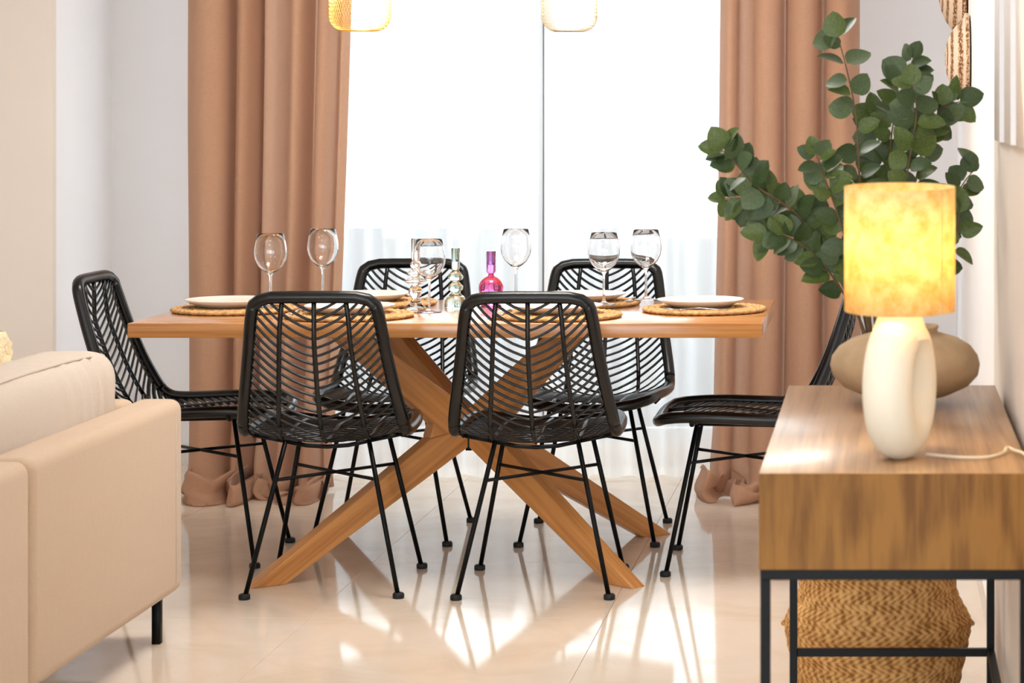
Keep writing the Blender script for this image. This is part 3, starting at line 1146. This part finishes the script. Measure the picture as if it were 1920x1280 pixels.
plant = thing('eucalyptus_plant', 'leafy green eucalyptus plant with round leaves rising behind the lamp', 'plant', (BX, BY, .30))
MB().lathe([(0, .0), (.155, .0), (.15, .028), (0, .034)], 32).build('soil', 'soil', plant)


def leaf_mesh(seed, w, fold):
    rnd = random.Random(seed)
    n = 8
    V, F = [], []
    rows = []
    for i in range(n + 1):
        t = i / n
        hw = w * .5 * (sin(pi * min(1, t ** .8)) ** .62) * (1 - .08 * t)
        if i in (0, n):
            hw = .0008
        curl = .10 * sin(t * pi) * .3 - .10 * t * t
        rows.append((t, hw, curl))
    for (t, hw, c) in rows:
        V += [(-hw, t, c + fold * hw), (-hw * .5, t, c + fold * hw * .35), (0, t, c), (hw * .5, t, c + fold * hw * .35), (hw, t, c + fold * hw)]
    mb = MB().grid(V, n + 1, 5)
    return mb.mesh('leaf')


leaf_meshes = []
for i, (w_, fo, mm) in enumerate([(.95, .25, 'leaf'), (.80, .18, 'leaf2'), (1.0, .12, 'leaf3'), (.72, .35, 'leaf'), (.9, .3, 'leaf2')]):
    me = leaf_mesh(i, w_, fo)
    me.materials.append(M[mm])
    leaf_meshes.append(me)
rnd = random.Random(11)
# branches: points in metres from the plant's foot, root to tip
branches = [
    [(-0.007, 0.000, 0.401), (-0.041, 0.000, 0.596), (-0.104, -0.030, 0.732), (-0.187, -0.060, 0.842), (-0.270, -0.090, 0.903), (-0.319, -0.110, 0.957), (-0.342, -0.120, 0.989)],
    [(-0.001, 0.000, 0.401), (-0.029, 0.020, 0.594), (-0.068, 0.030, 0.740), (-0.130, 0.050, 0.812), (-0.216, 0.060, 0.855), (-0.303, 0.080, 0.870), (-0.353, 0.090, 0.870)],
    [(0.005, 0.000, 0.401), (-0.019, -0.010, 0.609), (-0.029, -0.030, 0.780), (-0.041, -0.050, 0.925), (-0.049, -0.050, 1.058), (-0.067, -0.060, 1.154), (-0.089, -0.060, 1.238)],
    [(0.011, 0.000, 0.401), (-0.001, 0.020, 0.594), (0.011, 0.030, 0.752), (0.027, 0.030, 0.899), (0.032, 0.040, 1.021), (0.054, 0.040, 1.119), (0.081, 0.050, 1.193)],
    [(0.017, 0.000, 0.401), (0.011, -0.020, 0.598), (0.054, -0.020, 0.755), (0.084, 0.000, 0.900), (0.109, 0.020, 1.009), (0.145, 0.020, 1.076), (0.188, 0.020, 1.094)],
    [(0.017, 0.000, 0.401), (0.027, 0.030, 0.593), (0.097, 0.050, 0.739), (0.158, 0.050, 0.837), (0.196, 0.060, 0.904), (0.226, 0.060, 0.941)],
    [(0.005, 0.000, 0.401), (-0.021, -0.040, 0.587), (-0.055, -0.080, 0.723), (-0.090, -0.100, 0.843), (-0.120, -0.110, 0.927), (-0.137, -0.120, 0.975)],
    [(0.012, 0.000, 0.401), (-0.007, 0.050, 0.592), (-0.007, 0.080, 0.737), (-0.007, 0.100, 0.860), (0.005, 0.110, 0.971), (-0.007, 0.110, 1.058)],
    [(0.012, 0.000, 0.401), (0.005, -0.050, 0.576), (0.041, -0.100, 0.748), (0.065, -0.110, 0.927), (0.086, -0.100, 1.058), (0.079, -0.090, 1.130)],
    [(0.003, 0.000, 0.401), (-0.031, -0.020, 0.573), (-0.085, -0.050, 0.673), (-0.139, -0.060, 0.745), (-0.199, -0.070, 0.788), (-0.247, -0.070, 0.794)],
    [(0.017, 0.000, 0.401), (0.042, 0.000, 0.572), (0.115, 0.020, 0.692), (0.176, 0.030, 0.764), (0.186, 0.030, 0.838)],
]


def add_leaf(br, base, direction, size, facing, var):
    if max(base.x, (base + direction.normalized() * size).x) + BX > .247:
        return
    d = direction.normalized()
    zax = facing - d * facing.dot(d)
    if zax.length < 1e-3:
        zax = Vector((0, 0, 1)) - d * d.z
    zax.normalize()
    xax = d.cross(zax)
    m = Matrix((xax, d, zax)).transposed().to_4x4()
    m = Matrix.Translation(base) @ m @ Matrix.Scale(size, 4)
    o = link('leaf', leaf_meshes[var % 5], None, br)
    o.matrix_local = m


for bi, b in enumerate(branches):
    pts = catmull(b, 8)
    n = len(pts)
    r = [.0042 * (1 - .72 * i / (n - 1)) for i in range(n)]
    br = MB().tube(pts, r, 6).build('branch', 'twig', plant)
    i = 15
    k = 0
    step = [2, 2, 3, 2, 2, 3, 2, 2, 2, 2, 4][bi]
    while i < n:
        t = (pts[min(i + 1, n - 1)] - pts[i - 1]).normalized()
        ref = Vector((0, -1, 0))
        side = t.cross(ref).normalized()
        frac = i / n
        size = (.068 - .012 * frac) * rnd.uniform(.78, 1.15)
        for sgn in ((1, -1) if rnd.random() < .72 else ((1,) if k % 2 else (-1,))):
            dirv = side * sgn * rnd.uniform(.6, 1.1) + t * rnd.uniform(.1, .8) + Vector((0, rnd.uniform(-.5, .4), rnd.uniform(-.25, .25)))
            fac = Vector((rnd.uniform(-.6, .6), -1 + rnd.uniform(-.1, .7), rnd.uniform(-.1, .9)))
            pet = pts[i] + dirv.normalized() * .012
            add_leaf(br, pts[i] + dirv.normalized() * .004, dirv, size, fac, rnd.randrange(5))
        if i >= n - 3:
            add_leaf(br, pts[-1], t + Vector((0, 0, .1)), size, Vector((rnd.uniform(-.5, .5), -1, .4)), rnd.randrange(5))
        i += step
        k += 1

# ------------------------------------------------------------------ wall pieces on the right
panels = thing('wall_hanging', 'white wall hanging of tall vertical panels above the console', 'wall art', (0.262, 4.4, 1.308))
for k, (a, b) in enumerate(((5.35, 4.925), (4.915, 4.495), (4.485, 4.065), (4.055, 3.64))):
    n = 9
    V = []
    for i in range(n):
        t = i / (n - 1)
        y = a + (b - a) * t - 4.4
        x = -.012 - .009 * t
        for z in (0.0, 0.95):
            V.append((x, y, z))
    mb = MB().grid(V, n, 2)
    V2 = [(-.001, y, z) for (_, y, z) in V]
    mb.grid(V2, n, 2)
    mb.add([V[2 * i] for i in range(n)] + [V2[2 * i] for i in range(n)], [(i, i + 1, n + i + 1, n + i) for i in range(n - 1)], False)
    mb.add([V[2 * i + 1] for i in range(n)] + [V2[2 * i + 1] for i in range(n)], [(i, i + 1, n + i + 1, n + i) for i in range(n - 1)], False)
    mb.add([V[0], V[1], V2[1], V2[0]], [(0, 1, 2, 3)], False)
    mb.add([V[-2], V[-1], V2[-1], V2[-2]], [(0, 1, 2, 3)], False)
    mb.build('panel', 'canvas', panels)


def wall_basket(y, z, R, dep, lab, tilt=0.0):
    root = thing('wall_basket', lab, 'wall basket', (0.2895, y, z), 0, 'woven wall baskets')
    n, seg = 14, 56
    V = []
    for i in range(n + 1):
        t = i / n
        r = R * t
        h = dep * (1 - t ** 2.4)
        for k in range(seg):
            a = 2 * pi * k / seg
            wv = .0025 * sin(k * pi + i * pi)
            V.append((-h - .012 - wv, r * cos(a), r * sin(a)))
    MB().grid(V, n + 1, seg, close_v=True).build('dome', 'decor', root)
    MB().tube([(-.012, R * cos(t), R * sin(t)) for t in [2 * pi * i / 56 for i in range(56)]], .008, 7, closed=True).build('rim', 'decor', root)
    root.rotation_euler.z = tilt
    return root


wall_basket(8.25, 1.80, .19, .085, 'patterned woven wall basket on the right wall, upper of two')
wall_basket(7.92, 1.545, .145, .07, 'patterned woven wall basket on the right wall, lower of two')

# ------------------------------------------------------------------ sofa
sofa = thing('sofa', 'beige fabric sofa seen from behind at the left edge', 'sofa', (-2.26, 5.17, 0))
SX0, SX1, SY0, SY1, ZB_, ZT = -.44, .43, -1.12, 1.12, .118, .622


def panel(name, a, m='sofa', r=.03):
    return link(name, bevel_box(*a, r, 5, name), m, sofa)


panel('back_panel', (SX1 - .12, SX1, SY0, -.004, ZB_, ZT))
panel('back_panel', (SX1 - .12, SX1, .004, SY1, ZB_, ZT))
panel('arm', (SX0, SX1 - .121, SY1 - .13, SY1, ZB_, ZT))
panel('arm', (SX0, SX1 - .121, SY0, SY0 + .13, ZB_, ZT))
panel('seat_base', (SX0 + .02, SX1 - .122, SY0 + .131, SY1 - .131, ZB_, .30))
panel('seat_cushion', (SX0, SX1 - .123, SY0 + .132, -.003, .301, .435), 'cushion', .045)
panel('seat_cushion', (SX0, SX1 - .123, .003, SY1 - .132, .301, .435), 'cushion', .045)
for sx in (SX0 + .08, SX1 - .04):
    for sy in (SY0 + .09, SY1 - .10):
        link('leg', bevel_box(sx - .011, sx + .011, sy - .011, sy + .011, 0, ZB_ + .002, .001, 1, 'leg'), 'black_metal', sofa)
# stitched seam near the end of the back
MB().tube([(SX1 + .0002, SY1 - .07, ZB_ + .03), (SX1 + .0006, SY1 - .07, .37), (SX1 + .0002, SY1 - .07, ZT - .03)], .0016, 5).build('seam', 'cushion', sofa)


def soft_cushion(x0, x1, y0, y1, z0, z1, seed, wr=.006):
    """puffy upright cushion with gathered creases towards its far end"""
    nu, nv = 40, 26
    V = []

    def sup(a, e=.55):
        c = cos(a)
        s = sin(a)
        return (abs(c) ** e * (1 if c >= 0 else -1), abs(s) ** e * (1 if s >= 0 else -1))
    cx, cz, hx, hz = (x0 + x1) / 2, (z0 + z1) / 2, (x1 - x0) / 2, (z1 - z0) / 2
    ring = 64
    for i in range(nu + 1):
        t = i / nu
        y = y0 + (y1 - y0) * t
        e = min(t, 1 - t)
        k = min(1.0, (e / .09)) if e < .09 else 1.0
        k = sqrt(max(0.0, 1 - (1 - k) ** 2)) if k < 1 else 1
        k = max(k, .02)
        puff = .9 + .1 * sin(pi * t)
        for j in range(ring):
            a = 2 * pi * j / ring
            c, s = sup(a)
            kk = .55 + .45 * k if 0 < i < nu else .5
            x = cx + hx * c * puff * kk
            z = cz + hz * s * (.86 + .14 * k) * (.97 + .03 * sin(pi * t))
            far = max(0, (t - .45) / .55)
            cre = sin((t * 78 + 1.6 * s + 1.5 * noise.noise(Vector((t * 5, s, seed))))) * wr * far * (.5 + .5 * noise.noise(Vector((t * 9, a, seed + 2))))
            x += cre * c + .008 * noise.noise(Vector((t * 4, a, seed)))
            z += cre * .5 * s
            V.append((x, y, z))
    mb = MB().grid(V, nu + 1, ring, close_v=True)
    cap0 = list(range(ring))
    mb.f.append(tuple(cap0[::-1]))
    mb.f.append(tuple(nu * ring + k for k in range(ring)))
    mb.s += [True, True]
    return mb.mesh('cushion')


for (a, b, sd) in ((-.98, -.005, 2), (.005, .992, 7)):
    cu = link('back_cushion', soft_cushion(.085, .318, a, b, .425, .768, sd, .019), 'cushion', sofa)
    MB().tube(catmull([(.262, a + .03, .738), (.272, a + .15, .757), (.272, (a + b) / 2, .762), (.272, b - .15, .757), (.262, b - .03, .738)], 5), .0035, 6).build('piping', 'cushion', cu)

# fluffy pillow
V = []
nu, nv = 40, 40
mb = MB()
for sgn in (1, -1):
    V = []
    for i in range(nu + 1):
        for j in range(nv + 1):
            u, v = -1 + 2 * i / nu, -1 + 2 * j / nv
            t = .075 * ((1 - u * u) * (1 - v * v)) ** .5
            p = Vector((u * .19 * (1 - .05 * (1 - v * v) * 0), v * .19, 0))
            rr = 1 - .06 * (abs(u * v))
            nz = noise.noise(Vector((u * 9, v * 9, sgn * 3))) * .012
            V.append((sgn * (t + .004 + nz), p.x * rr + nz * .5, p.y * rr + .19 + nz))
    mb.grid(V, nu + 1, nv + 1)
pil = mb.build('throw_pillow', 'boucle', None, (-2.284, 5.95, .442))
pil.rotation_euler = (0, radians(3), radians(-8))
tag(pil, 'fluffy cream throw pillow on the sofa at the left edge', 'pillow')

# ------------------------------------------------------------------ unseen emissive panels added at the ceiling to brighten the interior
for k, (x, y, wh) in enumerate(((-1.0, 1.2, 'nearest the garden doors'), (-1.0, 3.6, 'above the seating'), (-3.4, 3.0, 'above the left living area'), (-1.05, 6.75, 'above the dining table'))):
    root = thing('ceiling_lamp', 'flat square white ceiling lamp ' + wh, 'ceiling lamp', (x, y, ZC), 0, 'flat ceiling lamps')
    MB().box(-.46, .46, -.46, -.44, -.05, 0).box(-.46, .46, .44, .46, -.05, 0).box(-.46, -.44, -.44, .44, -.05, 0).box(.44, .46, -.44, .44, -.05, 0).build('frame', 'lamp_frame', root)
    MB().box(-.44, .44, -.44, .44, -.042, -.03).build('diffuser', 'dining_diffuser' if k == 3 else 'ceiling_diffuser', root)
